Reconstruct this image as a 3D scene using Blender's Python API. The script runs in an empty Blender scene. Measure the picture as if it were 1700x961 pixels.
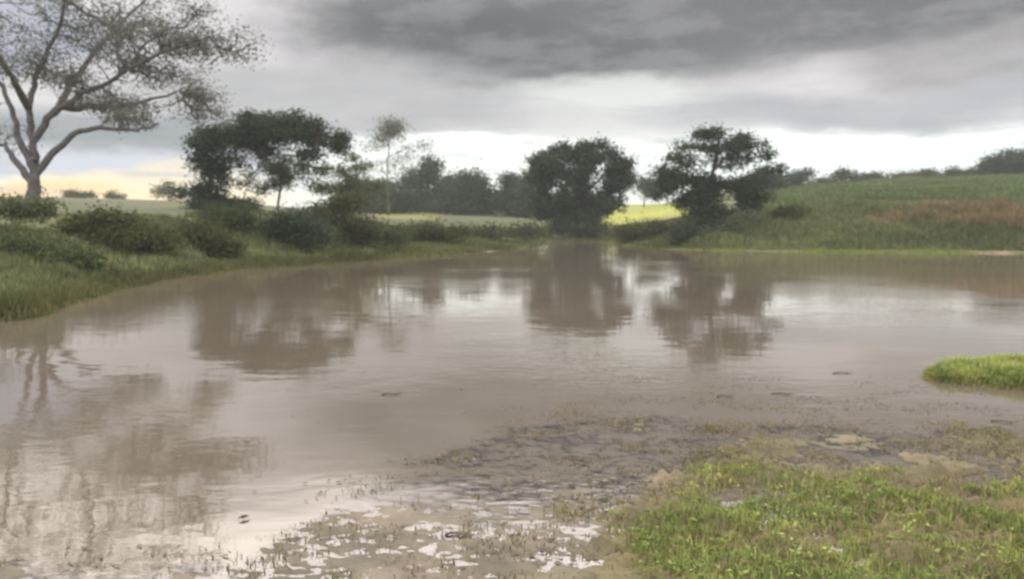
import bpy, math, random
import numpy as np
from mathutils import Vector

# ------------------------------------------------------------------ camera, world, sun
scn = bpy.context.scene
C = scn.collection
F = 1334.0            # focal length in pixels of the 1700 px wide photograph
HOR = 370.0           # row of the horizon
CAMH = 1.7
PITCH = math.atan((480.5 - HOR) / F)
cd = bpy.data.cameras.new('camera')
cam = bpy.data.objects.new('camera', cd)
C.objects.link(cam)
cam.location = (0, 0, CAMH)
cam.rotation_euler = (math.radians(90) - PITCH, 0, 0)
cd.sensor_width = 36
cd.lens = 36 * F / 1700
cd.clip_start = 0.1
cd.clip_end = 12000
cd.dof.use_dof = True           # the photograph is soft everywhere: focus lies in front of the scene
cd.dof.focus_distance = 1.2
cd.dof.aperture_fstop = cd.lens / 4.6
scn.camera = cam

scn.view_settings.view_transform = 'Standard'
scn.view_settings.look = 'None'
scn.view_settings.exposure = 0.22
scn.view_settings.gamma = 1.0
scn.cycles.use_denoising = True
scn.cycles.max_bounces = 6
scn.cycles.diffuse_bounces = 3
scn.cycles.glossy_bounces = 3
scn.cycles.transparent_max_bounces = 8
scn.cycles.volume_bounces = 1

SUN_EL, SUN_AZ = math.radians(42), math.radians(-35)   # azimuth from +Y, left is negative
sd = bpy.data.lights.new('sun', 'SUN')
sun = bpy.data.objects.new('sun', sd)
C.objects.link(sun)
sd.energy = 1.1
sd.angle = math.radians(25)
sd.color = (1.0, 0.95, 0.88)
v = Vector((math.sin(SUN_AZ) * math.cos(SUN_EL), math.cos(SUN_AZ) * math.cos(SUN_EL), math.sin(SUN_EL)))
sun.rotation_euler = v.to_track_quat('Z', 'Y').to_euler()


def lin(r, g, b):
    f = lambda c: (c / 255 / 12.92) if c / 255 <= 0.04045 else ((c / 255 + 0.055) / 1.055) ** 2.4
    return (f(r), f(g), f(b))


def ray(px, py):
    dx, dy = (px - 850) / F, (480.5 - py) / F
    cp, sp = math.cos(PITCH), math.sin(PITCH)
    return (dx, cp + dy * sp, -sp + dy * cp)


def at(px, py, D):
    """world point at row distance D (metres along +Y) seen at photo pixel px, py"""
    r = ray(px, py)
    t = D / r[1]
    return np.array((r[0] * t, D, CAMH + r[2] * t))


def onwater(px, py):
    r = ray(px, py)
    t = -CAMH / r[2]
    return np.array((r[0] * t, r[1] * t))


def azel(px, py):
    r = ray(px, py)
    return math.atan2(r[0], r[1]), math.atan2(r[2], math.hypot(r[0], r[1]))


world = bpy.data.worlds.new('World')
scn.world = world
world.use_nodes = True
NT = world.node_tree
NT.nodes.clear()


class NG:
    def __init__(s, nt):
        s.nt = nt

    def n(s, t, **kw):
        o = s.nt.nodes.new(t)
        for k, v_ in kw.items():
            setattr(o, k, v_)
        return o

    def put(s, sock, v_):
        if isinstance(v_, bpy.types.NodeSocket):
            s.nt.links.new(v_, sock)
        elif isinstance(v_, (tuple, list)):
            sock.default_value = tuple(v_) + ((1.0,) if sock.type == 'RGBA' and len(v_) == 3 else ())
        else:
            sock.default_value = v_

    def m(s, op, a, b=None, c=None, clamp=False):
        o = s.n('ShaderNodeMath', operation=op, use_clamp=clamp)
        s.put(o.inputs[0], a)
        if b is not None: s.put(o.inputs[1], b)
        if c is not None: s.put(o.inputs[2], c)
        return o.outputs[0]

    def mix(s, f, a, b, mode='MIX'):
        o = s.n('ShaderNodeMix', data_type='RGBA', blend_type=mode)
        s.put(o.inputs[0], f); s.put(o.inputs[6], a); s.put(o.inputs[7], b)
        return o.outputs[2]

    def step(s, x, a, b):
        o = s.n('ShaderNodeMapRange', interpolation_type='SMOOTHSTEP')
        s.put(o.inputs[0], x); s.put(o.inputs[1], a); s.put(o.inputs[2], b)
        return o.outputs[0]

    def noise(s, vec, scale, detail=4, rough=0.55, dist=0.0):
        o = s.n('ShaderNodeTexNoise')
        s.put(o.inputs['Vector'], vec)
        o.inputs['Scale'].default_value = scale
        o.inputs['Detail'].default_value = detail
        o.inputs['Roughness'].default_value = rough
        o.inputs['Distortion'].default_value = dist
        return o

    def comb(s, x, y, z):
        o = s.n('ShaderNodeCombineXYZ')
        s.put(o.inputs[0], x); s.put(o.inputs[1], y); s.put(o.inputs[2], z)
        return o.outputs[0]


W = NG(NT)
tc = W.n('ShaderNodeTexCoord')
sep = W.n('ShaderNodeSeparateXYZ')
NT.links.new(tc.outputs['Generated'], sep.inputs[0])
X_, Y_, Z_ = sep.outputs
AZ = W.m('ARCTAN2', X_, Y_)
EL = W.m('ARCSINE', Z_)
nv = W.comb(W.m('MULTIPLY', AZ, 2.2), W.m('MULTIPLY', EL, 6.0), 0.0)
n1 = W.noise(nv, 1.9, 7, 0.58)
sc_ = W.n('ShaderNodeSeparateColor')
NT.links.new(n1.outputs['Color'], sc_.inputs[0])
U = W.m('ADD', AZ, W.m('MULTIPLY', W.m('SUBTRACT', sc_.outputs[0], 0.5), 0.26))
V = W.m('ADD', EL, W.m('MULTIPLY', W.m('SUBTRACT', sc_.outputs[1], 0.5), 0.075))
n2 = W.noise(W.comb(W.m('MULTIPLY', AZ, 3.0), W.m('MULTIPLY', EL, 9.0), 3.0), 3.0, 5, 0.6)

S0 = 10.0   # the cloud colours are divided by the strength of the Background (0.1)
lc = lambda r, g, b, k=1.0: tuple(c * S0 * k for c in lin(r, g, b))
sky = W.n('ShaderNodeTexSky', sky_type='NISHITA', sun_disc=False)
sky.sun_elevation = SUN_EL
sky.sun_rotation = SUN_AZ
sky.air_density = 1.5
sky.dust_density = 3.0
# broken cloud deck: colour by height above the horizon, then cloud masses on it
base = W.mix(W.step(V, 0.06, 0.13), lc(240, 248, 244, 1.12), lc(212, 211, 213))
base = W.mix(W.step(V, 0.19, 0.42), base, lc(240, 231, 226, 3.1))
base = W.mix(W.step(V, 0.5, 1.0), base, lc(236, 230, 226, 1.15))
base = W.mix(0.06, base, sky.outputs[0])


def blob(col, px, py, rx, ry, c, soft=0.9, amt=1.0, tilt=0.0):
    a, e = azel(px, py)
    du = W.m('DIVIDE', W.m('SUBTRACT', U, a), rx / F)
    dv = W.m('DIVIDE', W.m('SUBTRACT', W.m('SUBTRACT', V, e), W.m('MULTIPLY', W.m('SUBTRACT', U, a), tilt)), ry / F)
    d = W.m('SQRT', W.m('ADD', W.m('MULTIPLY', du, du), W.m('MULTIPLY', dv, dv)))
    msk = W.m('MULTIPLY', W.step(d, 1 + soft / 2, 1 - soft / 2), amt)
    return W.mix(msk, col, c)


col = base
col = blob(col, 400, 40, 240, 150, lc(216, 212, 215), 1.0)
col = blob(col, 30, 60, 90, 70, lc(158, 165, 182), 0.9, 0.85)
col = blob(col, 560, 165, 330, 60, lc(180, 180, 182), 0.8)
col = blob(col, 250, 235, 330, 32, lc(146, 152, 158), 0.8)
col = blob(col, 200, 275, 260, 24, lc(200, 205, 216, 1.05), 0.9)
col = blob(col, 140, 322, 300, 26, lc(252, 226, 180, 1.15), 0.9)
col = blob(col, 80, 318, 110, 14, lc(255, 205, 130, 1.15), 0.9, 0.9)
col = blob(col, 330, 290, 90, 25, lc(245, 232, 200), 0.9, 0.8)
col = blob(col, 1450, 165, 330, 48, lc(174, 177, 183), 0.7)
col = blob(col, 1400, 100, 300, 48, lc(214, 210, 212), 0.8)
col = blob(col, 930, 15, 410, 118, lc(124, 125, 127), 0.5, 1.0, -0.05)
col = blob(col, 880, 60, 330, 62, lc(98, 101, 105), 1.0, 0.95)
col = blob(col, 1500, -60, 560, 112, lc(113, 114, 118), 0.5, 1.0)
col = blob(col, 1680, 90, 200, 35, lc(140, 138, 140), 0.9, 0.7)
col = blob(col, 1010, 150, 120, 26, lc(222, 226, 222), 0.9, 0.8)
col = blob(col, 760, 252, 260, 26, lc(246, 252, 247, 1.12), 0.7, 1.0)
col = blob(col, 1400, 262, 380, 34, lc(238, 246, 244, 1.2), 0.6, 0.95)
col = W.mix(W.m('MULTIPLY', W.step(n2.outputs[0], 0.42, 0.62), 0.13), col, lc(225, 224, 224))
stv = W.noise(W.comb(W.m('MULTIPLY', AZ, 3.5), W.m('MULTIPLY', EL, 38.0), 9.0), 2.2, 5, 0.6)
col = W.mix(W.m('MULTIPLY', W.m('MULTIPLY', W.step(stv.outputs[0], 0.48, 0.66), W.step(EL, 0.22, 0.12)), 0.42), col, lc(170, 176, 184))
hs = W.n('ShaderNodeBackground')
NT.links.new(col, hs.inputs[0])
hs.inputs[1].default_value = 0.1
wo = W.n('ShaderNodeOutputWorld')
NT.links.new(hs.outputs[0], wo.inputs[0])

# ------------------------------------------------------------------ small library
rng = np.random.default_rng(7)
random.seed(7)


def hash2(ix, iy, seed):
    h = (ix.astype(np.int64) * 374761393 + iy.astype(np.int64) * 668265263 + seed * 982451653) & 0xFFFFFFFF
    h = ((h ^ (h >> 13)) * 1274126177) & 0xFFFFFFFF
    return ((h ^ (h >> 16)) & 0xFFFF) / 65535.0


def vn(x, y, seed=0):
    ix, iy = np.floor(x), np.floor(y)
    fx, fy = x - ix, y - iy
    fx, fy = fx * fx * (3 - 2 * fx), fy * fy * (3 - 2 * fy)
    a, b = hash2(ix, iy, seed), hash2(ix + 1, iy, seed)
    c, d = hash2(ix, iy + 1, seed), hash2(ix + 1, iy + 1, seed)
    return (a * (1 - fx) + b * fx) * (1 - fy) + (c * (1 - fx) + d * fx) * fy


def fbm(x, y, seed=0, oct=4):
    s, a, t = 0, 1.0, 0
    for o in range(oct):
        s = s + a * vn(x * 2 ** o, y * 2 ** o, seed + o)
        t += a
        a *= 0.5
    return s / t - 0.5


def sst(x, a, b):
    t = np.clip((x - a) / (b - a), 0, 1)
    return t * t * (3 - 2 * t)


def mesh_np(name, V3, faces, mat, parent=None, smooth=False, attrs=None):
    """faces: int array (n, k) with k = 3 or 4, or a list of such arrays"""
    me = bpy.data.meshes.new(name)
    V3 = np.asarray(V3, dtype=np.float32)
    fl = faces if isinstance(faces, list) else [faces]
    fl = [np.asarray(f, dtype=np.int32) for f in fl if len(f)]
    loops = np.concatenate([f.ravel() for f in fl])
    tot = np.concatenate([np.full(len(f), f.shape[1], np.int32) for f in fl])
    start = np.concatenate([[0], np.cumsum(tot)[:-1]]).astype(np.int32)
    me.vertices.add(len(V3)); me.vertices.foreach_set('co', V3.ravel())
    me.loops.add(len(loops)); me.loops.foreach_set('vertex_index', loops)
    me.polygons.add(len(tot)); me.polygons.foreach_set('loop_start', start)
    me.polygons.foreach_set('loop_total', tot)
    if smooth:
        me.polygons.foreach_set('use_smooth', np.ones(len(tot), bool))
    me.update(calc_edges=True)
    for an, arr in (attrs or {}).items():
        arr = np.asarray(arr, dtype=np.float32)
        if arr.ndim == 1:
            a = me.attributes.new(an, 'FLOAT', 'POINT'); a.data.foreach_set('value', arr)
        else:
            a = me.attributes.new(an, 'FLOAT_COLOR', 'POINT')
            a.data.foreach_set('color', np.concatenate([arr, np.ones((len(arr), 1), np.float32)], 1).ravel())
    me.materials.append(mat)
    o = bpy.data.objects.new(name, me)
    C.objects.link(o)
    if parent: o.parent = parent
    return o


def tag(o, label=None, cat=None, group=None, kind=None):
    if label: o['label'] = label
    if cat: o['category'] = cat
    if group: o['group'] = group
    if kind: o['kind'] = kind
    return o


def material(name):
    m_ = bpy.data.materials.new(name)
    m_.use_nodes = True
    g = NG(m_.node_tree)
    return m_, g, m_.node_tree.nodes['Principled BSDF']


def leaf_mat(name, c1, c2, c3=None, scale=0.6, trans=0.25):
    m_, g, p = material(name)
    t = g.n('ShaderNodeTexCoord')
    a = g.noise(t.outputs['Object'], scale, 3)
    b = g.noise(t.outputs['Object'], 9.0, 2)
    k = g.mix(g.step(a.outputs[0], 0.36, 0.64), c1, c2)
    k = g.mix(g.m('MULTIPLY', g.step(b.outputs[0], 0.45, 0.7), 0.65), k, c3 or tuple(x * 1.6 for x in c2))
    g.put(p.inputs['Base Color'], k)
    p.inputs['Roughness'].default_value = 0.75
    p.inputs['Specular IOR Level'].default_value = 0.2
    tr = g.n('ShaderNodeBsdfTranslucent')
    g.put(tr.inputs[0], k)
    mx = g.n('ShaderNodeMixShader')
    mx.inputs[0].default_value = trans
    g.nt.links.new(p.outputs[0], mx.inputs[1]); g.nt.links.new(tr.outputs[0], mx.inputs[2])
    g.nt.links.new(mx.outputs[0], g.nt.nodes['Material Output'].inputs[0])
    return m_


def tint_mat(name, rough=0.8, trans=0.2):
    """foliage whose own colour is a per-vertex attribute (colour of the plant, no light in it)"""
    m_, g, p = material(name)
    a = g.n('ShaderNodeAttribute', attribute_name='tint')
    t = g.n('ShaderNodeTexCoord')
    b = g.noise(t.outputs['Object'], 2.5, 3)
    k = g.mix(g.step(b.outputs[0], 0.35, 0.7), g.mix(1.0, a.outputs['Color'], (0.8, 0.85, 0.8), 'MULTIPLY'),
              g.mix(1.0, a.outputs['Color'], (1.2, 1.12, 1.05), 'MULTIPLY'))
    g.put(p.inputs['Base Color'], k)
    p.inputs['Roughness'].default_value = rough
    p.inputs['Specular IOR Level'].default_value = 0.2
    tr = g.n('ShaderNodeBsdfTranslucent'); g.put(tr.inputs[0], k)
    mx = g.n('ShaderNodeMixShader'); mx.inputs[0].default_value = trans
    g.nt.links.new(p.outputs[0], mx.inputs[1]); g.nt.links.new(tr.outputs[0], mx.inputs[2])
    g.nt.links.new(mx.outputs[0], g.nt.nodes['Material Output'].inputs[0])
    return m_


def bark_mat(name, c1, c2):
    m_, g, p = material(name)
    t = g.n('ShaderNodeTexCoord')
    a = g.noise(t.outputs['Object'], 3.0, 5, 0.65)
    g.put(p.inputs['Base Color'], g.mix(g.step(a.outputs[0], 0.35, 0.65), c1, c2))
    p.inputs['Roughness'].default_value = 0.9
    bu = g.n('ShaderNodeBump'); bu.inputs['Strength'].default_value = 0.6; bu.inputs['Distance'].default_value = 0.05
    g.nt.links.new(a.outputs[0], bu.inputs['Height']); g.nt.links.new(bu.outputs[0], p.inputs['Normal'])
    return m_


# ------------------------------------------------------------------ terrain
def table(rows):
    rows = sorted(rows)
    return np.array([azel(r[0], 400)[0] for r in rows]), np.array([r[1:] for r in rows], float)


shore_px = [(-1200, 700), (-500, 630), (-200, 575), (0, 530), (100, 498), (200, 472), (300, 456), (400, 442), (500, 437),
            (600, 431), (700, 426), (800, 420), (870, 411), (930, 400), (1000, 402), (1050, 409), (1120, 414),
            (1200, 417), (1400, 419), (1700, 421), (2300, 432), (3600, 500)]
sh = sorted((math.atan2(*onwater(a, b)), float(np.hypot(*onwater(a, b)))) for a, b in shore_px)
SH_A, SH_R = np.array([s[0] for s in sh]), np.array([s[1] for s in sh])
BK_A, BK = table([(-1500, 2.2, 16), (0, 1.55, 18), (250, 1.85, 15), (400, 2.0, 12), (550, 1.6, 14), (650, 0.9, 18), (930, 0.4, 20),
                  (1050, 0.6, 16), (1150, 1.4, 10), (1300, 2.2, 9), (1700, 2.3, 9), (3500, 2.4, 9)])
FARR = 180.0
H2_A, H2 = table([(-1500, 338), (0, 338), (300, 338), (500, 346), (650, 347), (900, 349), (1000, 340), (1130, 338), (1200, 320),
                  (1350, 311), (1500, 309), (1700, 312), (3500, 316)])


def proj(x, y):
    """photo pixel of a point on the water plane"""
    cp, sp = math.cos(PITCH), math.sin(PITCH)
    dep = y * cp + CAMH * sp
    dep = np.where(dep > 0.2, dep, 0.2)
    up = y * sp - CAMH * cp
    return 850 + F * x / dep, 480.5 - F * up / dep


GB = np.array([(-2000, 1500), (700, 1040), (850, 1020), (960, 985), (1020, 890), (1080, 810), (1170, 765), (1270, 770), (1400, 790), (1550, 770), (1700, 745), (2600, 710)], float)
SB = np.array([(-2000, 1500), (-300, 860), (0, 890), (200, 925), (400, 915), (520, 850), (590, 780), (700, 735), (850, 690), (950, 668), (1050, 660),
               (1200, 655), (1350, 665), (1500, 685), (1580, 662), (1700, 700), (2600, 680)], float)
ISL = (6.15, 8.75, 1.7, 0.72)


def shoal(x, y):
    px, py = proj(x, y)
    n = fbm(x * 1.6, y * 1.6, 11, 3) * 90
    s = sst(py - np.interp(px, SB[:, 0], SB[:, 1]) + n * 0.9, -70, 60)
    g = sst(py - np.interp(px, GB[:, 0], GB[:, 1]) + n, -90, 110)
    return s, g


def height(x, y):
    x = np.asarray(x, float); y = np.asarray(y, float)
    r = np.hypot(x, y); a = np.arctan2(x, y)
    S = np.interp(a, SH_A, SH_R) + fbm(x * 0.25, y * 0.25, 3) * 2.0
    bh, bw = np.interp(a, BK_A, BK[:, 0]), np.interp(a, BK_A, BK[:, 1])
    t = np.clip((r - S) / bw, -1, 1)
    up = bh * (0.12 * np.clip(t * 6, 0, 1) + 0.88 * sst(t, 0.1, 1))
    h2 = (CAMH + (HOR - np.interp(a, H2_A, H2[:, 0])) / F * FARR / np.maximum(np.cos(a), 0.3) - bh) * np.clip((r - S - bw * 0.7) / (FARR - S - bw * 0.7), 0, 1)
    far = np.where(r > S, up + h2 + fbm(x * .12, y * .12, 5) * 0.35 * np.clip((r - S) / 6, 0, 1), 0)
    deep = -0.35 * sst(S - r, 0, 5)
    s, g = shoal(x, y)
    b1 = fbm(x * 3.0 + fbm(x * 4, y * 6, 23, 3), y * 4.6, 21, 4)
    b2 = fbm(x * 12.0, y * 20.0, 31, 3)
    b3 = fbm(x * 26.0, y * 34.0, 35, 2)
    near = -0.33 + s * (0.318 + 0.028 * sst(y, 5.4, 4.2) + b1 * 0.09 + b2 * 0.06 + b3 * 0.07) + g * (0.018 + b1 * 0.12 + b2 * 0.02)
    lim = -0.004 + 0.0
    near = np.where((near > lim) & (g < 0.3), lim + (near - lim) * 0.28, near)
    near = np.where(r < 20, near, -0.33)
    z = np.where(r > S, far, np.maximum(deep, near * sst(S - r, 0, 3)))
    d = np.sqrt(((x - ISL[0]) / ISL[2]) ** 2 + ((y - ISL[1]) / ISL[3]) ** 2) + fbm(x * 1.4, y * 1.4, 41, 3) * 0.3
    z = np.maximum(z, 0.1 * (1 - sst(d, 0.45, 1.1)) - 0.03 * (d < 1.2) - (d >= 1.2) * 9)
    # near bank the photographer stands on
    e = 3.5 + fbm(x * 1.5, y * 0 + 2.2, 51, 4) * 0.4 + 0.3 * sst(x, -0.5, 0.3) - 0.25 * sst(x, 1.3, 2.2)
    nb = 0.35 * sst(e - y, 0, 3.2) + 0.05 * sst(e - y, -0.05, 0.2) + b2 * 0.03
    z = np.where(y < e + 0.05, np.maximum(z, nb), z)
    return z


rr = [0.6]
while rr[-1] < 6000:
    q = rr[-1]
    rr.append(q * (1.05 if q < 2.8 else 1.0052 if q < 12 else 1.012 if q < 130 else 1.06))
rr = np.array(rr)
aa = np.concatenate([np.radians(np.arange(-180, -42, 3.0)), np.radians(np.arange(-42, 42, 0.28)), np.radians(np.arange(42, 180, 3.0))])
A, R_ = np.meshgrid(aa, rr)
GX, GY = R_ * np.sin(A), R_ * np.cos(A)
GZ = height(GX, GY)
nr, na = GX.shape
ii, jj = np.meshgrid(np.arange(nr - 1), np.arange(na), indexing='ij')
j2 = (jj + 1) % na
quads = np.stack([ii * na + jj, (ii + 1) * na + jj, (ii + 1) * na + j2, ii * na + j2], -1).reshape(-1, 4)
quads = quads[:, ::-1]


def ground_colour(x, y, z):
    r = np.hypot(x, y); a = np.arctan2(x, y)
    px = 850 + np.tan(np.clip(a, -1.3, 1.3)) * F
    n = fbm(x * 0.2, y * 0.2, 61); n3 = fbm(x * 0.05, y * 0.05, 71)
    mud = np.array([0.22, 0.185, 0.14]); sod = np.array([0.12, 0.125, 0.05]); grass = np.array([0.13, 0.155, 0.06])
    yel = np.array([0.36, 0.39, 0.07]); pink = np.array([0.26, 0.17, 0.115]); green = np.array([0.115, 0.165, 0.075])
    w = sst(z + n * 0.1, 0.02, 0.16)[..., None]
    c = mud * (1 - w) + (sod + (grass - sod) * np.clip(n + 0.5, 0, 1)[..., None]) * w
    far = sst(r, 88, 100)
    wd = (sst(r, 45, 60) * sst(px, 1010, 980))[..., None]
    c = c * (1 - wd) + np.array([0.085, 0.10, 0.042]) * wd
    wy = (far * np.maximum(sst(px, 985, 1010) * sst(px, 1175, 1130), 0.45 * sst(px, 610, 650) * sst(px, 740, 710)))[..., None]
    c = c * (1 - wy) + yel * wy
    wg = (sst(px, 1230, 1300) * sst(r, 62, 74))[..., None]
    c = c * (1 - wg) + green * wg
    wp = 0.9 * (sst(px, 1430, 1560) * sst(r, 52, 55) * sst(r, 68, 61) * np.clip(1.1 + n * 2, 0, 1))[..., None]
    c = c * (1 - wp) + pink * wp
    s, g = shoal(x, y)
    nearw = (g * (r < 20))[..., None]
    sw = (s * (r < 20) * (1 - g) * 0.85)[..., None]
    c = c * (1 - sw) + np.array([0.225, 0.2, 0.165]) * sw
    c = c * (1 - nearw) + (np.array([0.215, 0.19, 0.105]) + n[..., None] * 0.05) * nearw
    lt = (sst(np.abs(px - 965), 55, 20) * sst(r, 75, 77) * sst(r, 88, 82))[..., None]
    c = c * (1 - lt) + np.array([0.36, 0.30, 0.2]) * lt
    return c


gm, g, p = material('soil_and_turf')
at_ = g.n('ShaderNodeAttribute', attribute_name='tint')
gt = g.n('ShaderNodeTexCoord')
na_ = g.noise(gt.outputs['Object'], 1.1, 6, 0.7)
nb_ = g.noise(gt.outputs['Object'], 0.09, 4, 0.6)
kk = g.mix(g.step(na_.outputs[0], 0.35, 0.65), g.mix(1.0, at_.outputs['Color'], (0.68, 0.7, 0.66), 'MULTIPLY'), g.mix(1.0, at_.outputs['Color'], (1.3, 1.25, 1.2), 'MULTIPLY'))
kk = g.mix(g.m('MULTIPLY', g.step(nb_.outputs[0], 0.4, 0.65), 0.35), kk, (0.15, 0.15, 0.07))
g.put(p.inputs['Base Color'], kk)
p.inputs['Roughness'].default_value = 0.85
p.inputs['Specular IOR Level'].default_value = 0.3
bu = g.n('ShaderNodeBump'); bu.inputs['Strength'].default_value = 0.7; bu.inputs['Distance'].default_value = 0.04
g.nt.links.new(g.noise(gt.outputs['Object'], 14, 5, 0.7).outputs[0], bu.inputs['Height'])
g.nt.links.new(bu.outputs[0], p.inputs['Normal'])
ground = mesh_np('ground', np.stack([GX, GY, GZ], -1).reshape(-1, 3), quads, gm, smooth=True,
                 attrs={'tint': ground_colour(GX, GY, GZ).reshape(-1, 3)})
tag(ground, kind='structure')

# water: one level sheet, clear where it is a few centimetres deep, silt-laden where it is deeper
wsel = rr < 100
wn = int(wsel.sum())
wm, g, p = material('silty_water')
dep = g.n('ShaderNodeAttribute', attribute_name='depth')
wt = g.n('ShaderNodeTexCoord')
mp = g.n('ShaderNodeMapping'); mp.inputs['Scale'].default_value = (0.55, 1.0, 1.0)
g.nt.links.new(wt.outputs['Object'], mp.inputs[0])
rip = g.noise(mp.outputs[0], 1.8, 3, 0.5, 0.3)
rip2 = g.noise(mp.outputs[0], 8.0, 3, 0.6)
patch = g.noise(wt.outputs['Object'], 0.16, 3, 0.5)
hgt = g.m('ADD', g.m('MULTIPLY', rip.outputs[0], 0.6), g.m('MULTIPLY', g.m('MULTIPLY', rip2.outputs[0], 0.65), g.step(patch.outputs[0], 0.4, 0.65)))
bu = g.n('ShaderNodeBump'); bu.inputs['Strength'].default_value = 1.0; bu.inputs['Distance'].default_value = 0.0065
g.nt.links.new(hgt, bu.inputs['Height'])
silt = g.noise(wt.outputs['Object'], 0.5, 4, 0.6)
dif = g.n('ShaderNodeBsdfDiffuse')
g.put(dif.inputs[0], g.mix(silt.outputs[0], (0.125, 0.103, 0.078), (0.205, 0.17, 0.132)))
tr = g.n('ShaderNodeBsdfTransparent')
tr.inputs[0].default_value = (0.95, 0.92, 0.88, 1)
turb = g.m('SUBTRACT', 1.0, g.m('POWER', 2.718, g.m('MULTIPLY', dep.outputs['Fac'], -70.0)))
body = g.n('ShaderNodeMixShader')
g.put(body.inputs[0], turb)
g.nt.links.new(tr.outputs[0], body.inputs[1]); g.nt.links.new(dif.outputs[0], body.inputs[2])
gl = g.n('ShaderNodeBsdfGlossy'); gl.inputs['Roughness'].default_value = 0.03
gl.inputs[0].default_value = (1.0, 0.97, 0.94, 1)
g.nt.links.new(bu.outputs[0], gl.inputs['Normal'])
fr = g.n('ShaderNodeFresnel'); fr.inputs[0].default_value = 2.8
g.nt.links.new(bu.outputs[0], fr.inputs['Normal'])
out = g.n('ShaderNodeMixShader')
g.nt.links.new(fr.outputs[0], out.inputs[0]); g.nt.links.new(body.outputs[0], out.inputs[1]); g.nt.links.new(gl.outputs[0], out.inputs[2])
g.nt.links.new(out.outputs[0], g.nt.nodes['Material Output'].inputs[0])
wv = np.stack([GX[:wn], GY[:wn], np.zeros_like(GX[:wn])], -1).reshape(-1, 3)
wq = quads[:(wn - 1) * na]
zz = GZ.reshape(-1)
keep = (zz[wq] < 0.04).any(1)          # only where the ground lies below the surface
wq = wq[keep]
used, inv = np.unique(wq.ravel(), return_inverse=True)
water = mesh_np('water', wv[used], inv.reshape(-1, 4), wm, smooth=True, attrs={'depth': np.clip(-zz[used], 0, 5)})
tag(water, kind='structure')


# ------------------------------------------------------------------ trees
def sweep(P, Rr, k):
    """tube along points P with radii Rr; returns verts, quads"""
    P = np.asarray(P, float); n = len(P)
    T = np.gradient(P, axis=0); T /= np.linalg.norm(T, axis=1)[:, None] + 1e-9
    ref = np.where(np.abs(T[:, 1:2]) < 0.9, np.array([[0, 1.0, 0]]), np.array([[1.0, 0, 0]]))
    A_ = np.cross(T, ref); A_ /= np.linalg.norm(A_, axis=1)[:, None] + 1e-9
    B_ = np.cross(T, A_)
    th = np.arange(k) * 2 * math.pi / k
    Vv = P[:, None] + np.asarray(Rr)[:, None, None] * (np.cos(th)[None, :, None] * A_[:, None] + np.sin(th)[None, :, None] * B_[:, None])
    i, j = np.meshgrid(np.arange(n - 1), np.arange(k), indexing='ij')
    q = np.stack([i * k + j, i * k + (j + 1) % k, (i + 1) * k + (j + 1) % k, (i + 1) * k + j], -1).reshape(-1, 4)
    return Vv.reshape(-1, 3), q


def smooth_path(P, n, jit=0.0, r=rng):
    P = np.asarray(P, float)
    t = np.linspace(0, len(P) - 1, n)
    i = np.clip(t.astype(int), 0, len(P) - 2); f = (t - i)[:, None]
    p0 = P[np.maximum(i - 1, 0)]; p1 = P[i]; p2 = P[i + 1]; p3 = P[np.minimum(i + 2, len(P) - 1)]
    Q = 0.5 * (2 * p1 + (p2 - p0) * f + (2 * p0 - 5 * p1 + 4 * p2 - p3) * f ** 2 + (3 * p1 - p0 - 3 * p2 + p3) * f ** 3)
    if jit: Q[1:-1] += r.normal(0, jit, Q[1:-1].shape)
    return Q


def leaves(cent, sig, size, per, r, flat=0.6, droop=0.0):
    """leaf-sized bent faces scattered round the cluster centres"""
    n = len(cent) * per
    c = np.repeat(cent, per, 0)
    s = np.repeat(np.broadcast_to(sig, len(cent)), per)[:, None]
    off = r.normal(0, 1, (n, 3)); off[:, 2] *= flat
    c = c + off * s
    a = r.normal(0, 1, (n, 3)); a[:, 2] = a[:, 2] * 0.6 - droop
    a /= np.linalg.norm(a, axis=1)[:, None]
    b = np.cross(a, r.normal(0, 1, (n, 3))); b /= np.linalg.norm(b, axis=1)[:, None] + 1e-9
    L = (size * r.uniform(0.6, 1.5, n))[:, None]; w = L * r.uniform(0.35, 0.6, n)[:, None]
    up = np.cross(a, b) * L * 0.15
    v0 = c - a * L * .5; v1 = c + b * w * .5 + up; v2 = c + a * L * .5; v3 = c - b * w * .5 + up
    Vv = np.stack([v0, v1, v2, v3], 1).reshape(-1, 3)
    return Vv, np.arange(n * 4).reshape(-1, 4)


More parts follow.
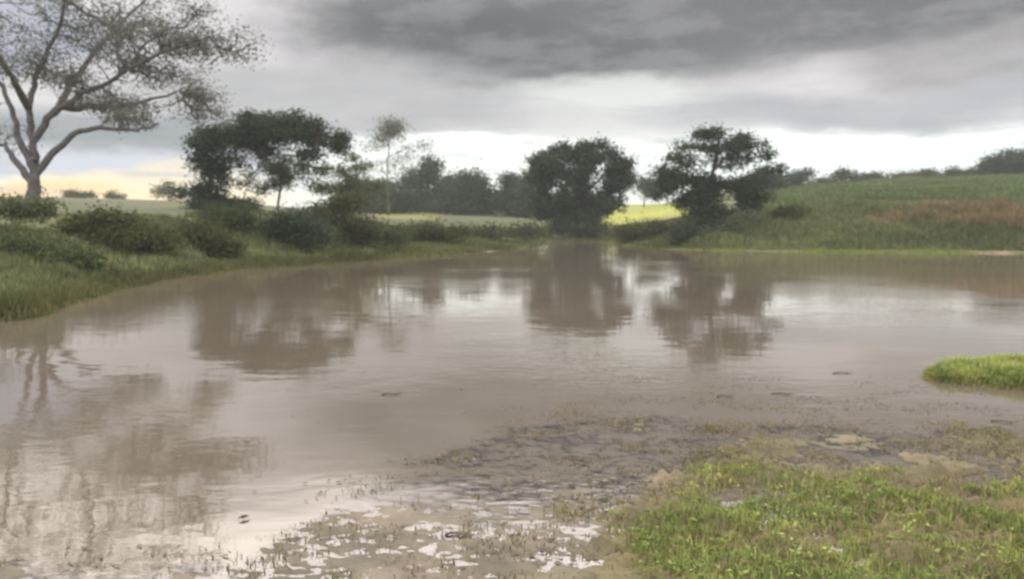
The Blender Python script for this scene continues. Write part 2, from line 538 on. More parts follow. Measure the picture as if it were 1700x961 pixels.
def grow(name, label, cat, base, trunks, lobes, D, leafm, barkm, r0=0.25, leaf=0.2, per=26, sig=0.4, tip=0.018,
         flat=0.6, group=None, seed=1, crown_share=1.0, twig_min=0.0, mult=1.0, spread=1.0):
    """trunks: pixel polylines [(px,py[,dy]),...] the first one is the trunk; lobes: (px,py,rx,ry,n[,dy])"""
    r = np.random.default_rng(seed)
    root = bpy.data.objects.new(name, None)
    bz = float(height(base[0], base[1]))
    org = np.array((base[0], base[1], bz))
    root.location = org
    C.objects.link(root)
    tag(root, label, cat, group)
    pos, par, rad = [], [], []
    VV, QQ, off = [], [], 0
    for ti, tr_ in enumerate(trunks):
        P = [at(q[0], q[1], D + (q[2] if len(q) > 2 else 0)) - org for q in tr_]
        if ti == 0: P[0] = np.array((P[0][0], P[0][1], -0.3))
        else:
            d = [np.linalg.norm(q - P[0]) for q in pos]
            P[0] = pos[int(np.argmin(d))].copy()
        n = max(6, len(P) * 4)
        Q = smooth_path(P, n, 0.03 + 0.04 * (ti > 0) * r0, r)
        rs = r0 if ti == 0 else r0 * 0.45
        re = r0 * (0.42 if ti == 0 else 0.09)
        Rr = np.linspace(rs, re, n)
        if ti == 0: Rr[0] *= 1.7; Rr[1] *= 1.15
        v_, q_ = sweep(Q, Rr, 9)
        VV.append(v_); QQ.append(q_ + off); off += len(v_)
        pos += list(Q)
    ntr = len(pos)
    par = [-1] * ntr
    cl, lb = [], []
    for lo in lobes:
        px, py, rx, ry, n = lo[:5]
        n = int(n * mult)
        dy = lo[5] if len(lo) > 5 else 0
        c = at(px, py, D + dy) - org
        sx, sz = rx * D / F, ry * D / F
        ms = max(3, n // 9)
        ax = np.array((sx, max(sx, sz) * 0.8, sz))
        d = r.normal(0, 1, (ms, 3)); d /= np.linalg.norm(d, axis=1)[:, None]
        sub = d * (r.uniform(0.1, 1, ms) ** 0.5)[:, None] * 0.85
        sr = r.uniform(0.16, 0.42, ms) * spread
        w_ = r.integers(0, ms, n)
        d = r.normal(0, 1, (n, 3)); d /= np.linalg.norm(d, axis=1)[:, None]
        q = (sub[w_] + d * (r.uniform(0, 1, n) ** 0.45 * sr[w_])[:, None] * np.array((1.25, 1.25, 0.85))) * ax + c
        cl.append(q)
    cl = np.concatenate(cl)
    cl[:, 2] = np.where(cl[:, 2] < 0.12, r.uniform(0.12, 0.5, len(cl)), cl[:, 2])
    pos = np.array(pos)
    order = np.argsort(np.min(np.linalg.norm(cl[:, None] - pos[None, ::3], axis=2), axis=1))
    cost = np.zeros(len(pos))
    parent = list(par)
    for k in order:
        p_ = cl[k]
        d = np.linalg.norm(pos - p_, axis=1)
        j = int(np.argmin(d + 0.35 * cost))
        m_ = (pos[j] + p_) / 2 + r.normal(0, 0.09, 3) * d[j] + np.array((0, 0, -0.06 * d[j]))
        pos = np.vstack([pos, m_, p_]); parent += [j, len(pos) - 2]
        cost = np.concatenate([cost, [cost[j] + d[j] / 2, cost[j] + d[j]]])
    N = len(pos)
    cnt = np.ones(N)
    for k in range(N - 1, ntr - 1, -1):
        if parent[k] >= 0: cnt[parent[k]] += cnt[k]
    rd = tip * cnt ** 0.42
    rd = np.minimum(rd, r0 * 0.5)
    idx = np.array([k for k in range(ntr, N) if rd[k] >= twig_min])
    if len(idx):
        pa = np.array([parent[k] for k in idx])
        Pa, Pb = pos[pa], pos[idx]
        ra = np.where(pa < ntr, rd[idx], np.minimum(rd[pa], r0 * .4)); rb = rd[idx] * 0.9
        T = Pb - Pa; L = np.linalg.norm(T, axis=1)[:, None] + 1e-9; T /= L
        ref = np.where(np.abs(T[:, 1:2]) < 0.9, np.array([[0, 1.0, 0]]), np.array([[1.0, 0, 0]]))
        A_ = np.cross(T, ref); A_ /= np.linalg.norm(A_, axis=1)[:, None] + 1e-9; B_ = np.cross(T, A_)
        kq = 5
        th = np.arange(kq) * 2 * math.pi / kq
        ring = np.cos(th)[None, :, None] * A_[:, None] + np.sin(th)[None, :, None] * B_[:, None]
        va = Pa[:, None] + ring * ra[:, None, None]; vb = Pb[:, None] + ring * rb[:, None, None]
        Vv = np.concatenate([va, vb], 1).reshape(-1, 3)
        j = np.arange(kq)
        q = np.stack([j, (j + 1) % kq, kq + (j + 1) % kq, kq + j], -1)
        q = (q[None] + (np.arange(len(idx)) * 2 * kq)[:, None, None]).reshape(-1, 4)
        VV.append(Vv); QQ.append(q + off); off += len(Vv)
    mesh_np('trunk', np.concatenate(VV), np.concatenate(QQ), barkm, root, smooth=True)
    lv, lq = leaves(cl[r.uniform(0, 1, len(cl)) < crown_share], sig, leaf, per, r, flat)
    mesh_np('crown', lv, lq, leafm, root)
    return root


M_dark = leaf_mat('dark_leaves', (0.026, 0.044, 0.031), (0.056, 0.085, 0.052), (0.115, 0.15, 0.085), scale=0.35)
M_mid = leaf_mat('green_leaves', (0.05, 0.075, 0.03), (0.085, 0.115, 0.045), (0.13, 0.15, 0.07))
M_pale = leaf_mat('pale_leaves', (0.10, 0.13, 0.065), (0.16, 0.185, 0.09), (0.22, 0.24, 0.13))
M_olive = leaf_mat('olive_leaves', (0.06, 0.07, 0.028), (0.09, 0.10, 0.04), (0.14, 0.15, 0.065))
M_grey = leaf_mat('grey_leaves', (0.15, 0.155, 0.135), (0.19, 0.2, 0.17), (0.25, 0.26, 0.22), trans=0.5)
B_grey = bark_mat('grey_bark', (0.085, 0.078, 0.085), (0.15, 0.14, 0.15))
B_dark = bark_mat('dark_bark', (0.06, 0.05, 0.04), (0.12, 0.10, 0.08))

# big spreading tree on the left bank
D = 45
grow('spreading_tree', 'tall pale-barked tree with wide sparse crown reaching out of the top left', 'tree',
     (at(52, 335, D)[0], D),
     [[(52, 400), (53, 335), (57, 300), (58, 268)],
      [(58, 280), (36, 240), (25, 200), (6, 150), (-30, 90), (-60, 20)],
      [(58, 268), (52, 225), (48, 180), (62, 120), (100, 40), (110, -60), (90, -140)],
      [(62, 290), (92, 252), (128, 220), (175, 213), (230, 216), (262, 205)],
      [(60, 235), (84, 192), (122, 165), (180, 135), (255, 92, -3), (345, 62, -4)],
      [(100, 180), (160, 180, 3), (225, 172, 5), (300, 150, 5)],
      [(50, 302), (22, 262), (0, 238), (-60, 225)],
      [(84, 192), (130, 120, 4), (190, 50, 6), (260, -20, 7)],
      [(48, 180), (20, 130, -4), (-20, 60, -6), (-40, -40, -8)]],
     [(140, 45, 120, 55, 130), (250, 60, 90, 45, 90, -2), (345, 75, 60, 22, 42, -4), (395, 88, 34, 12, 14, -4), (60, -60, 180, 60, 150),
      (-80, 60, 110, 90, 120), (200, 180, 90, 26, 60, 3), (330, 150, 42, 40, 50, 4), (235, 120, 80, 26, 60), (60, 110, 60, 40, 36),
      (-60, 210, 90, 45, 55), (290, -40, 90, 45, 60, 3), (325, 20, 40, 18, 16, 3), (110, 130, 50, 30, 26), (345, 185, 30, 26, 20, 3), (20, -150, 200, 60, 110), (190, -120, 130, 50, 60), (215, 200, 60, 16, 26), (160, 150, 60, 30, 30)],
     D, M_grey, B_grey, r0=0.5, leaf=0.15, per=26, sig=0.38, tip=0.014, flat=0.7, seed=3, mult=1.35, spread=1.9)

# arching dark tree
D = 63
grow('arching_tree', 'dark flat-topped tree arching to the right beside the tall pale-barked tree', 'tree', (at(350, 340, D)[0], D),
     [[(348, 400), (346, 340), (350, 300), (352, 270)], [(352, 280), (380, 235), (420, 212), (480, 208), (540, 225)],
      [(350, 300), (330, 262), (322, 240)], [(380, 235), (430, 222, 3), (480, 232, 4)]],
     [(345, 262, 34, 42, 90), (345, 320, 34, 26, 60), (385, 225, 46, 30, 90), (440, 213, 60, 26, 120), (505, 218, 52, 26, 100, 1), (550, 236, 24, 22, 34),
      (430, 240, 52, 18, 44), (330, 230, 14, 16, 12), (500, 250, 42, 14, 20), (392, 262, 22, 14, 12), (306, 318, 18, 8, 8), (350, 345, 44, 20, 80), (400, 350, 40, 16, 50), (470, 215, 90, 24, 110), (365, 290, 26, 26, 50)],
     D, M_dark, B_dark, r0=0.36, leaf=0.25, per=36, sig=0.42, flat=0.7, seed=4)

# pale small trees under the arch
for (nm, lab, D, bx, tr_, lob, mt, sd_) in [
    ('slender_tree', 'light green airy tree standing under the arching dark tree', 65, 462,
     [[(462, 400), (462, 345), (466, 300), (470, 270)], [(464, 320), (440, 285), (425, 270)], [(466, 305), (500, 280), (520, 262)]],
     [(435, 275, 34, 18, 36), (480, 272, 40, 24, 50), (525, 290, 38, 28, 56), (455, 308, 46, 22, 50), (405, 300, 26, 14, 16)], M_pale, 5),
    ('slender_tree', 'thin light green tree with feathery crown right of the arching dark tree', 68, 585,
     [[(585, 400), (585, 350), (590, 310), (592, 270)], [(588, 320), (565, 285)]],
     [(590, 285, 34, 28, 46), (560, 305, 32, 24, 40), (610, 312, 30, 20, 32), (585, 258, 18, 14, 12)], M_pale, 6)]:
    grow(nm, lab, 'tree', (at(bx, 350, D)[0], D), tr_, lob, D, mt, B_grey, r0=0.13, leaf=0.22, per=24, sig=0.42, tip=0.014, flat=0.6, seed=sd_)

D = 110
grow('slender_tree', 'tall thin tree with one small round tuft on top behind the hedge trees', 'tree', (at(646, 350, D)[0], D),
     [[(646, 380), (645, 340), (643, 290), (646, 240), (650, 215)], [(644, 265), (675, 245), (705, 240)], [(644, 290), (625, 262)]],
     [(650, 208, 26, 15, 70), (640, 226, 32, 10, 50), (698, 240, 26, 7, 16), (625, 245, 22, 8, 14), (668, 255, 24, 8, 14), (650, 280, 22, 12, 12)],
     D, M_grey, B_grey, r0=0.12, leaf=0.26, per=20, sig=0.75, tip=0.012, flat=0.7, seed=8, spread=1.6)

# round trees and thickets between
mid_trees = [
    ('round_tree', 'low dark round tree left end of the hedge-like tree row', 136, 630, [(628, 316, 34, 26, 100), (610, 325, 22, 18, 40), (630, 345, 36, 16, 60)], M_mid, 0.18, 11),
    ('round_tree', 'tallest domed tree of the hedge-like tree row', 138, 700, [(703, 286, 30, 22, 100), (735, 320, 34, 30, 90), (690, 320, 36, 24, 90), (710, 342, 34, 18, 80)], M_dark, 0.2, 12),
    ('round_tree', 'broad dark domed tree in the middle of the hedge-like row', 130, 778, [(780, 305, 32, 26, 110), (765, 332, 44, 28, 140), (820, 335, 36, 26, 100), (790, 350, 60, 14, 90)], M_dark, 0.2, 13),
    ('round_tree', 'dark domed tree just left of the big dense tree', 132, 845, [(846, 312, 28, 22, 80), (850, 335, 30, 24, 80), (855, 352, 30, 12, 40)], M_dark, 0.18, 14),
    ('round_tree', 'small dome tree peeking between two domes of the hedge-like row', 150, 742, [(742, 305, 22, 18, 50), (738, 325, 30, 20, 60), (738, 345, 30, 14, 40)], M_mid, 0.18, 15),
    ('round_tree', 'bushy olive tree filling the gap left of the hedge-like row', 120, 600, [(600, 318, 34, 22, 90), (570, 335, 34, 22, 80), (610, 345, 36, 16, 60)], M_mid, 0.16, 17),
    ('round_tree', 'dark low tree under the tall thin tree with the round tuft', 125, 662, [(662, 322, 34, 22, 90), (665, 345, 36, 16, 60)], M_dark, 0.16, 18),
    ('round_tree', 'dark tree half hidden by the left side of the big dense tree', 125, 880, [(880, 318, 26, 24, 70), (880, 345, 32, 18, 60)], M_dark, 0.16, 19),
    ('round_tree', 'faint low tree seen right behind the big dense tree', 150, 1068, [(1066, 316, 26, 16, 60), (1095, 312, 24, 16, 50)], M_dark, 0.15, 16),
]
for nm, lab, D, bx, lob, mt, rr0, sd_ in mid_trees:
    grow(nm, lab, 'tree', (at(bx, 350, D)[0], D), [[(bx, 380), (bx, 350), (bx + 2, 325)]], lob, D, mt, B_dark, r0=rr0 * 1.6, leaf=0.42, per=32, sig=0.8,
         tip=0.02, flat=0.8, seed=sd_)

D = 79
grow('dense_tree', 'big dense dark tree with lobed crown standing on the far shore', 'tree', (at(962, 395, D)[0], D),
     [[(962, 410), (962, 385), (960, 350), (962, 300)], [(962, 340), (925, 300), (905, 280)], [(962, 330), (1005, 290), (1025, 275)], [(960, 360), (915, 335)], [(962, 300), (985, 250)]],
     [(915, 268, 34, 24, 120), (900, 300, 32, 26, 100), (915, 335, 34, 24, 110), (955, 290, 46, 44, 220), (950, 345, 40, 30, 150), (985, 252, 28, 24, 100),
      (1020, 270, 28, 30, 70), (1028, 300, 27, 26, 90), (1005, 328, 36, 22, 110), (1000, 352, 20, 14, 28), (935, 248, 18, 9, 24), (905, 352, 26, 12, 40), (955, 362, 48, 13, 60), (1042, 285, 14, 14, 20)],
     D, M_dark, B_dark, r0=0.42, leaf=0.27, per=32, sig=0.40, flat=0.8, seed=20)

D = 57
grow('open_crowned_tree', 'tree with airy tufted top above dark dense lower crown on right shore', 'tree', (at(1180, 405, D)[0], D),
     [[(1180, 415), (1180, 385), (1178, 340), (1180, 300), (1190, 262)], [(1180, 320), (1145, 285), (1120, 255)], [(1186, 285), (1215, 250), (1230, 232)], [(1180, 310), (1225, 298), (1275, 285)],
      [(1120, 270), (1105, 262)]],
     [(1182, 226, 24, 12, 44), (1228, 232, 28, 16, 56), (1150, 248, 30, 14, 24), (1120, 262, 30, 14, 22), (1205, 262, 26, 12, 20), (1265, 240, 14, 6, 8), (1105, 285, 24, 14, 16), (1250, 256, 34, 14, 22), (1165, 275, 50, 14, 9), (1215, 280, 40, 12, 9),
      (1280, 282, 24, 7, 16), (1125, 300, 30, 20, 66), (1170, 310, 40, 24, 120), (1230, 310, 34, 20, 90), (1165, 345, 46, 38, 200), (1180, 385, 44, 22, 140), (1245, 325, 34, 26, 90), (1130, 275, 26, 8, 10), (1110, 315, 24, 22, 50), (1205, 240, 40, 16, 40), (1235, 365, 26, 20, 40)],
     D, M_dark, B_dark, r0=0.24, leaf=0.2, per=30, sig=0.33, tip=0.012, flat=0.65, seed=21, spread=1.1)

ridge = [
    ('low dark scrub joining the open-crowned tree to the ridge trees', 125, 1275, [(1262, 298, 26, 12, 60), (1290, 304, 30, 9, 50)], M_dark, 35),
    ('thin low scrub line between the small bush-like tree and the two-tufted tree', 145, 1362, [(1360, 303, 26, 5, 34)], M_mid, 36),
    ('low dark scrub just right of the two-tufted tree on the ridge', 148, 1440, [(1438, 301, 22, 7, 34)], M_dark, 37),
    ('low hedge-like scrub right of the wide olive thicket', 150, 1530, [(1528, 302, 22, 7, 34)], M_mid, 38),
    ('low scrub filling the ridge left of the corner dome tree', 150, 1615, [(1612, 300, 26, 9, 44)], M_mid, 39),
    ('small dark bush-like tree on the ridge just right of the open-crowned tree', 140, 1325, [(1325, 296, 26, 13, 60), (1295, 300, 24, 9, 34)], M_dark, 30),
    ('tiny two-tufted tree standing apart on the grassy ridge', 145, 1398, [(1396, 290, 14, 10, 22), (1418, 296, 18, 6, 14)], M_olive, 31),
    ('low wide olive thicket along the middle of the grassy ridge', 150, 1478, [(1462, 300, 24, 9, 30), (1500, 302, 30, 8, 34)], M_olive, 32),
    ('low round tree on the ridge left of the big corner tree', 150, 1578, [(1577, 291, 20, 12, 46), (1548, 300, 20, 8, 24)], M_mid, 33),
    ('large dark dome tree cut by the right picture edge on the ridge', 140, 1680, [(1680, 276, 48, 26, 300), (1650, 290, 34, 20, 120), (1665, 298, 46, 16, 120), (1725, 285, 44, 28, 150)], M_dark, 34),
]
for lab, D, bx, lob, mt, sd_ in ridge:
    grow('ridge_tree', lab, 'tree', (at(bx, 310, D)[0], D), [[(bx, 330), (bx, 308), (bx + 1, 298)]], lob, D, mt, B_dark, r0=0.22, leaf=0.42, per=30, sig=0.7,
         tip=0.018, flat=0.7, seed=sd_, group='trees on the right ridge')
far_left = [
    ('small round bush on the left skyline nearest the tall tree trunk', 165, 130, [(131, 324, 24, 10, 60), (120, 330, 20, 6, 30)], M_mid, 40),
    ('smaller low bush on the left skyline right of the round one', 170, 196, [(196, 327, 16, 6, 36)], M_mid, 41),
    ('pale leafless-looking tree on the left skyline beside the arching tree', 130, 285, [(285, 312, 18, 12, 20), (265, 318, 16, 9, 12)], M_pale, 42)]
for lab, D, bx, lob, mt, sd_ in far_left:
    grow('skyline_bush', lab, 'bush', (at(bx, 330, D)[0], D), [[(bx, 345), (bx, 332), (bx + 1, 322)]], lob, D, mt, B_dark, r0=0.14, leaf=0.42, per=26, sig=0.6,
         tip=0.018, flat=0.7, seed=sd_, group='bushes on the left skyline')

# shrubs on the banks
shr = [
    ('dark low thicket on the middle shore left of the big dense tree', 52, 720, [(700, 382, 50, 14, 60), (750, 386, 46, 12, 50)], M_olive),
    ('low dark shrub on the middle shore between thicket and big dense tree', 60, 830, [(810, 386, 40, 10, 40), (860, 388, 34, 10, 36)], M_olive),
    ('large dark olive shrub at the front of the left grass bank', 28.5, 190, [(170, 375, 56, 26, 80), (245, 392, 56, 28, 80), (205, 420, 80, 26, 100), (130, 400, 40, 30, 40)], M_olive),
    ('dark green shrub low at the water left of the largest shrub', 21.5, 70, [(50, 430, 60, 26, 50), (120, 445, 50, 22, 40)], M_mid),
    ('rounded shrub right of the largest olive shrub near the water', 32.5, 345, [(335, 395, 46, 26, 90), (370, 415, 34, 20, 50)], M_olive),
    ('tall loose shrub under the trunk of the arching tree', 38, 395, [(370, 355, 38, 24, 60), (410, 372, 36, 26, 60)], M_mid),
    ('dark rounded thicket below the light green airy tree', 38, 490, [(480, 375, 42, 28, 110), (520, 385, 46, 24, 100)], M_dark),
    ('broad olive thicket right of the dark rounded thicket', 42, 590, [(570, 350, 50, 24, 90), (600, 380, 44, 22, 80), (540, 345, 36, 18, 50)], M_olive),
    ('low green shrub at the shore near the middle of the left bank', 41.5, 660, [(655, 395, 40, 14, 40)], M_mid),
    ('brown-green thicket right of the big dense tree on the far shore', 63, 1070, [(1040, 384, 34, 12, 40), (1085, 386, 34, 14, 50)], M_olive),
    ('dark leafy shrub at the foot of the open-crowned tree', 53, 1160, [(1140, 388, 30, 20, 60), (1205, 392, 32, 18, 60)], M_dark),
    ('pale green shrub just right of the open-crowned tree foot', 54.5, 1235, [(1228, 372, 22, 20, 34), (1250, 385, 26, 16, 30)], M_pale),
    ('small round shrub on the reddish right grass bank', 54, 1315, [(1310, 372, 24, 18, 36)], M_olive),
    ('dark shrub at the very foot of the big dense tree', 78, 925, [(930, 380, 40, 12, 50), (985, 384, 40, 10, 44)], M_dark),
    ('pale grass-like shrub at left edge on top of the bank', 27, 30, [(10, 345, 36, 14, 36), (60, 348, 30, 12, 26)], M_pale),
]
for i, (lab, D, bx, lob, mt) in enumerate(shr):
    by = HOR + (CAMH - float(height(at(bx, 350, D)[0], D))) * F / D
    grow('shrub', lab, 'shrub', (at(bx, 350, D)[0], D), [[(bx, by), (bx + 2, by - 14), (bx + 4, by - 24)], [(bx + 2, by - 10), (bx - 14, by - 26)]], lob, D, mt, B_dark,
         r0=0.05, leaf=0.13 * max(1, D / 38), per=34, sig=0.26 * max(1, D / 38), tip=0.008, flat=0.7, seed=50 + i, group='shrubs on the banks', twig_min=0.012, spread=1.7)


# ------------------------------------------------------------------ grass (stuff)
def blades(x, y, z, h, w, col, r, lean=0.45, segs=2):
    n = len(x)
    th = r.uniform(0, 2 * math.pi, n); ln = r.uniform(0.1, 1, n) * lean
    ux, uy = np.cos(th), np.sin(th)
    sx, sy = -uy * w * .5, ux * w * .5
    b = np.stack([x, y, z], -1)
    side = np.stack([sx, sy, np.zeros(n)], -1)
    mid = b + np.stack([ux * ln * h * .3, uy * ln * h * .3, h * .55], -1)
    top = b + np.stack([ux * ln * h, uy * ln * h, h * (1 - 0.35 * ln)], -1)
    Vv = np.stack([b - side, b + side, mid + side * .8, mid - side * .8, top], 1).reshape(-1, 3)
    i = np.arange(n)[:, None] * 5
    return Vv, [i + np.array([0, 1, 2, 3]), i + np.array([3, 2, 4])], np.repeat(col, 5, 0)


def colours(n, pal, r):
    pal = np.array(pal)
    a, b = pal[r.integers(0, len(pal), n)], pal[r.integers(0, len(pal), n)]
    t = r.uniform(0, 1, (n, 1))
    return (a * t + b * (1 - t)) * r.uniform(0.75, 1.25, (n, 1))


M_tint = tint_mat('grass_blades')
MARSH = [(0.11, 0.125, 0.05), (0.14, 0.14, 0.065), (0.085, 0.10, 0.038), (0.15, 0.16, 0.07)]


def polar_scatter(n, px0, px1, d0, d1, r, power=0.5):
    """random ground points between two sight lines, d metres behind the shoreline"""
    px = r.uniform(px0, px1, n)
    a = np.arctan((px - 850) / F)
    S = np.interp(a, SH_A, SH_R)
    rad = S + d0 + (d1 - d0) * r.uniform(0, 1, n) ** (1 / power * .5)
    return rad * np.sin(a), rad * np.cos(a), px, rad - S


def bank_grass(name, label, px0, px1, d0, d1, n, hfun, pal, w, seed, wet=-0.02, thr=-0.12):
    r = np.random.default_rng(seed)
    x, y, px, d = polar_scatter(n, px0, px1, d0, d1, r)
    z = height(x, y)
    cl = fbm(x * 0.6, y * 0.6, seed, 3)
    k = (z > wet) & (cl > thr + r.uniform(-.1, .1, n))
    x, y, z, px, d, cl = x[k], y[k], z[k], px[k], d[k], cl[k]
    h = hfun(px, d) * (0.7 + cl * 1.2) * r.uniform(0.55, 1.25, len(x))
    c = colours(len(x), pal, r) * (1 + fbm(x * .25, y * .25, seed + 9, 2) * 0.8)[:, None]
    Vv, f, cc = blades(x, y, z - 0.03, h, np.full(len(x), w) * r.uniform(.6, 1.5, len(x)), c, r)
    o = mesh_np(name, Vv, f, M_tint, attrs={'tint': cc})
    tag(o, label, 'grass', kind='stuff')


OLG = [(0.145, 0.18, 0.08), (0.19, 0.22, 0.11), (0.115, 0.14, 0.06), (0.23, 0.235, 0.13)]
bank_grass('tall_grass', 'tall green and straw grass covering the left bank above the water', -700, 620, -0.6, 14, 130000,
           lambda px, d: np.interp(px, [-700, 0, 300, 600], [0.6, 0.55, 0.6, 0.5]) * np.interp(d, [-0.6, 0.5, 3], [0.35, 0.6, 1]), OLG, 0.05, 101)
bank_grass('shore_grass', 'short green grass on the low middle shore around the big dense tree', 560, 1180, -0.3, 30, 90000,
           lambda px, d: 0.3 + 0 * d, MARSH + [(0.13, 0.16, 0.06)], 0.05, 102)
bank_grass('bank_grass', 'olive and reddish grass covering the right bank behind the pond', 1130, 2500, 0.8, 13, 130000,
           lambda px, d: np.interp(d, [0.8, 2, 12], [0.35, 0.7, 0.7]), OLG + [(0.15, 0.2, 0.08)], 0.055, 103, thr=-0.4)
bank_grass('reed_fringe', 'thin bright green grass fringe along the right waterline', 1000, 2500, -0.5, 1.0, 26000,
           lambda px, d: 0.16 + 0 * d, [(0.20, 0.26, 0.07), (0.24, 0.27, 0.09), (0.14, 0.2, 0.05)], 0.035, 104)
bank_grass('hay_grass', 'dry pinkish brown grass in a band high on the right bank', 1430, 2500, 4.5, 12.5, 90000,
           lambda px, d: 0.75 + 0 * d, [(0.29, 0.20, 0.13), (0.24, 0.19, 0.115), (0.20, 0.18, 0.095)], 0.06, 105)
bank_grass('ridge_grass', 'fresh green grass on the ridge behind the right bank', 1220, 2500, 12, 110, 130000,
           lambda px, d: 0.6 + 0 * d, [(0.11, 0.165, 0.065), (0.14, 0.18, 0.08), (0.10, 0.14, 0.055)], 0.12, 106)

bank_grass('marsh_grass', 'sparse drowned olive grass standing in the water below the left bank', -800, 640, -8.5, 0.5, 170000,
           lambda px, d: np.interp(d, [-8.5, -3, 0], [0.08, 0.25, 0.5]), MARSH, 0.035, 107, wet=-1.0, thr=-0.07)
# foreground turf on the shoal and the island
r = np.random.default_rng(200)
n = 330000
x = r.uniform(-1.2, 7.5, n); y = 3.0 + 5.8 * r.uniform(0, 1, n) ** 1.3
s_, g_ = shoal(x, y)
z = height(x, y)
cl = fbm(x * 2.4, y * 2.4, 77, 4)
isl = ((x - ISL[0]) / ISL[2]) ** 2 + ((y - ISL[1]) / ISL[3]) ** 2 < 1.5
dens = np.clip(g_ * 0.85 - 0.12 + cl * 3.0, 0, 0.75)
k = (z > -0.018) & (r.uniform(0, 1, n) < dens * 0.75) & ~isl
x, y, z, cl, gk = x[k], y[k], z[k], cl[k], g_[k]
lush = np.clip(gk * 1.1 - 0.3 + cl * 2.4, 0, 1)[:, None]
GP = [(0.24, 0.31, 0.08), (0.34, 0.39, 0.13), (0.18, 0.25, 0.07), (0.42, 0.42, 0.19)]
DP = [(0.29, 0.23, 0.13), (0.22, 0.175, 0.10), (0.25, 0.24, 0.11)]
c = colours(len(x), GP, r) * lush + colours(len(x), DP, r) * (1 - lush)
h = (0.015 + 0.06 * lush[:, 0]) * r.uniform(0.5, 1.3, len(x))
Vv, f, cc = blades(x, y, z - 0.005, h, 0.006 * r.uniform(.6, 1.5, len(x)), c, r, lean=0.9)
tag(mesh_np('turf_grass', Vv, f, M_tint, attrs={'tint': cc}), 'short green and straw-coloured grass growing on the near muddy shoal', 'grass', kind='stuff')
# small-leaved creeping weeds among it
k = (r.uniform(0, 1, len(x)) < 0.055 * lush[:, 0]) & (lush[:, 0] > 0.45)
cen = np.stack([x[k], y[k], z[k] + 0.03], -1)
lv, lq = leaves(cen, 0.022, 0.026, 7, r, flat=0.6)
tc_ = colours(len(cen), [(0.24, 0.33, 0.08), (0.34, 0.41, 0.13), (0.18, 0.27, 0.07), (0.46, 0.48, 0.22)], r)
tag(mesh_np('creeping_weed', lv, lq, M_tint, attrs={'tint': np.repeat(tc_, 28, 0)}), 'small bright leafy weeds spreading through the near grass', 'weeds', kind='stuff')

n = 60000
th = r.uniform(0, 2 * math.pi, n); q = np.sqrt(r.uniform(0, 1, n))
x = ISL[0] + np.cos(th) * q * ISL[2] * 1.02; y = ISL[1] + np.sin(th) * q * ISL[3] * 1.05
z = height(x, y)
k = z > -0.02
x, y, z, q = x[k], y[k], z[k], q[k]
edge = sst(q, 1.0, 0.75)[:, None]
c = colours(len(x), GP, r) * 1.3 * (0.35 + 0.65 * edge) + colours(len(x), DP, r) * (0.65 - 0.65 * edge)
h = (0.04 + 0.085 * edge[:, 0]) * r.uniform(0.3, 1.5, len(x)) * (1 + 1.6 * fbm(x * 2.2, y * 2.2, 88, 3))
Vv, f, cc = blades(x, y, z - 0.01, h, 0.010 * r.uniform(.6, 1.8, len(x)), c, r, lean=1.3)
isl_o = mesh_np('island_grass', Vv, f, M_tint, attrs={'tint': cc})
tag(isl_o, 'rounded clump of bright green grass on the little island at right', 'grass', kind='stuff')

# half-drowned brown weed reaching out into the shallows
n = 230000
x = r.uniform(-2.6, 8, n); y = r.uniform(3.4, 9.0, n)
s_, g_ = shoal(x, y); px, py = proj(x, y)
z = height(x, y); cl = fbm(x * 2.2, y * 4.4, 131, 5)
k = (z > -0.12) & (r.uniform(0, 1, n) < np.clip(s_ * 0.9 + cl * 3.4 - 0.6, 0, 1) * (0.5 + 0.5 * sst(px, 850, 1150)) * 0.75)
x, y, z = x[k], y[k], np.maximum(z[k], -0.012)
c = colours(len(x), [(0.23, 0.19, 0.12), (0.17, 0.14, 0.085), (0.22, 0.22, 0.10), (0.28, 0.235, 0.16)], r)
Vv, f, cc = blades(x, y, z, r.uniform(0.012, 0.045, len(x)), 0.006 * r.uniform(.6, 1.5, len(x)), c, r, lean=1.4)
tag(mesh_np('drowned_weed', Vv, f, M_tint, attrs={'tint': cc}), 'half-drowned brown weed standing in the near shallows', 'weeds', kind='stuff')

# floating litter: small dark leaves and scum flecks lying on the shallow water
M_lit, g, p = material('rotten_leaf')
g.put(p.inputs['Base Color'], (0.10, 0.078, 0.055)); p.inputs['Roughness'].default_value = 0.6
n = 26000
x = r.uniform(-3.5, 6, n); y = r.uniform(3.4, 9.5, n)
px, py = proj(x, y)
s_, g_ = shoal(x, y)
cl = fbm(x * 1.9, y * 3.0, 93, 4)
z = height(x, y)
k = (z < 0.005) & (cl > 0.06) & ((s_ > 0.25) | (r.uniform(0, 1, n) < 0.04)) & (r.uniform(0, 1, n) < 0.6)
x, y, z = x[k], y[k], np.maximum(z[k], 0) + 0.006
m_ = len(x)
L = r.uniform(0.008, 0.028, m_); Wd = L * r.uniform(0.3, 0.6, m_); th = r.normal(0, 0.6, m_)
ux, uy = np.cos(th), np.sin(th)
P = lambda a, b, h_: np.stack([x + ux * a - uy * b, y + uy * a + ux * b, z + h_], -1)
Vv = np.stack([P(-L, 0 * L, 0.002), P(0 * L, -Wd, 0), P(L, 0 * L, 0.008), P(0 * L, Wd, 0.003)], 1).reshape(-1, 3)
tag(mesh_np('floating_litter', Vv, np.arange(m_ * 4).reshape(-1, 4), M_lit), 'dark specks of dead leaves floating on the near shallows', 'litter', kind='stuff')

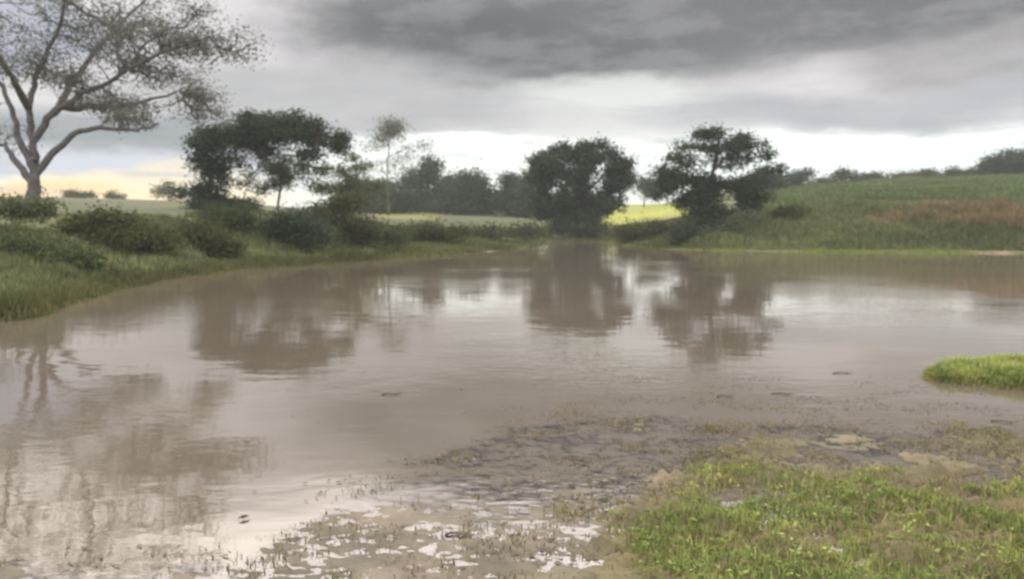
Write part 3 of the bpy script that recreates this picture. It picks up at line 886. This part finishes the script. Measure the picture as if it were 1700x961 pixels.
# single sticks on the water
M_st = bark_mat('wet_wood', (0.07, 0.055, 0.04), (0.15, 0.12, 0.085))
sticks = [(1400, 620, 0.24, 0.1, 'longest dark stick floating on open water left of the green island'),
          (1205, 659, 0.18, 0.1, 'short dark stick at the edge of the brown shallows'),
          (1300, 655, 0.22, -0.2, 'curved stick lying between the short stick and the island'),
          (760, 889, 0.13, 0.05, 'thick little stick on the muddy shallows near the bottom'),
          (1668, 702, 0.2, -0.5, 'slanting stick below the green grass island'),
          (650, 656, 0.2, 0.0, 'faint stick alone on the calm middle water')]
for px, py, L, rot, lab in sticks:
    w = onwater(px, py)
    Q = smooth_path([(-L * .5, 0, 0.006), (-L * .15, 0.02, 0.012), (L * .2, -0.015, 0.01), (L * .5, 0.02, 0.02)], 12, 0.002)
    v1, q1 = sweep(Q, np.linspace(0.007, 0.003, 12), 8)
    tw = smooth_path([(L * .1, -0.01, 0.01), (L * .22, 0.02, 0.012), (L * .3, 0.035, 0.014)], 5)
    v2, q2 = sweep(tw, np.linspace(0.006, 0.002, 5), 6)
    o = mesh_np('floating_stick', np.concatenate([v1, v2]), np.concatenate([q1, q2 + len(v1)]), M_st, smooth=True)
    o.location = (w[0], w[1], max(0.0, float(height(w[0], w[1])))); o.rotation_euler = (0, 0, rot)
    tag(o, lab, 'stick', 'sticks floating on the pond')
# a single dead leaf
w = onwater(405, 862)
t = np.linspace(0, math.pi, 7)
left = np.stack([-np.cos(t) * .035, np.sin(t) * .014, 0.008 + np.sin(t) * 0.014], -1)
rib = np.stack([-np.cos(t) * .035, 0 * t, 0.006 + 0.01 * np.abs(np.cos(t))], -1)
right = left * np.array((1, -1, 1))
i = np.arange(6)
q = np.concatenate([np.stack([i, i + 1, i + 8, i + 7], -1), np.stack([i + 7, i + 8, i + 15, i + 14], -1)])
o = mesh_np('dead_leaf', np.concatenate([left, rib, right]), q, M_lit)
o.location = (w[0], w[1], 0.0); o.rotation_euler = (0, 0, 0.7)
tag(o, 'single dark dead leaf floating on the pale open water at lower left', 'leaf')

# ------------------------------------------------------------------ haze
HZ = True
if HZ:
    hv = np.array([(sx, sy, sz) for sz in (-1.6, 26) for sy in (-60, 560) for sx in (-460, 460)], float)
    hq = np.array([(0, 2, 3, 1), (4, 5, 7, 6), (0, 1, 5, 4), (2, 6, 7, 3), (0, 4, 6, 2), (1, 3, 7, 5)])
    hm = bpy.data.materials.new('damp_air'); hm.use_nodes = True
    hm.node_tree.nodes.remove(hm.node_tree.nodes['Principled BSDF'])
    pv = hm.node_tree.nodes.new('ShaderNodeVolumePrincipled')
    pv.inputs['Color'].default_value = (0.90, 0.95, 0.97, 1)
    pv.inputs['Density'].default_value = 0.00065
    hm.node_tree.links.new(pv.outputs[0], hm.node_tree.nodes['Material Output'].inputs['Volume'])
    hz = mesh_np('haze', hv, hq, hm)
    tag(hz, 'thin damp haze in the air over the pond and fields', 'haze', kind='stuff')
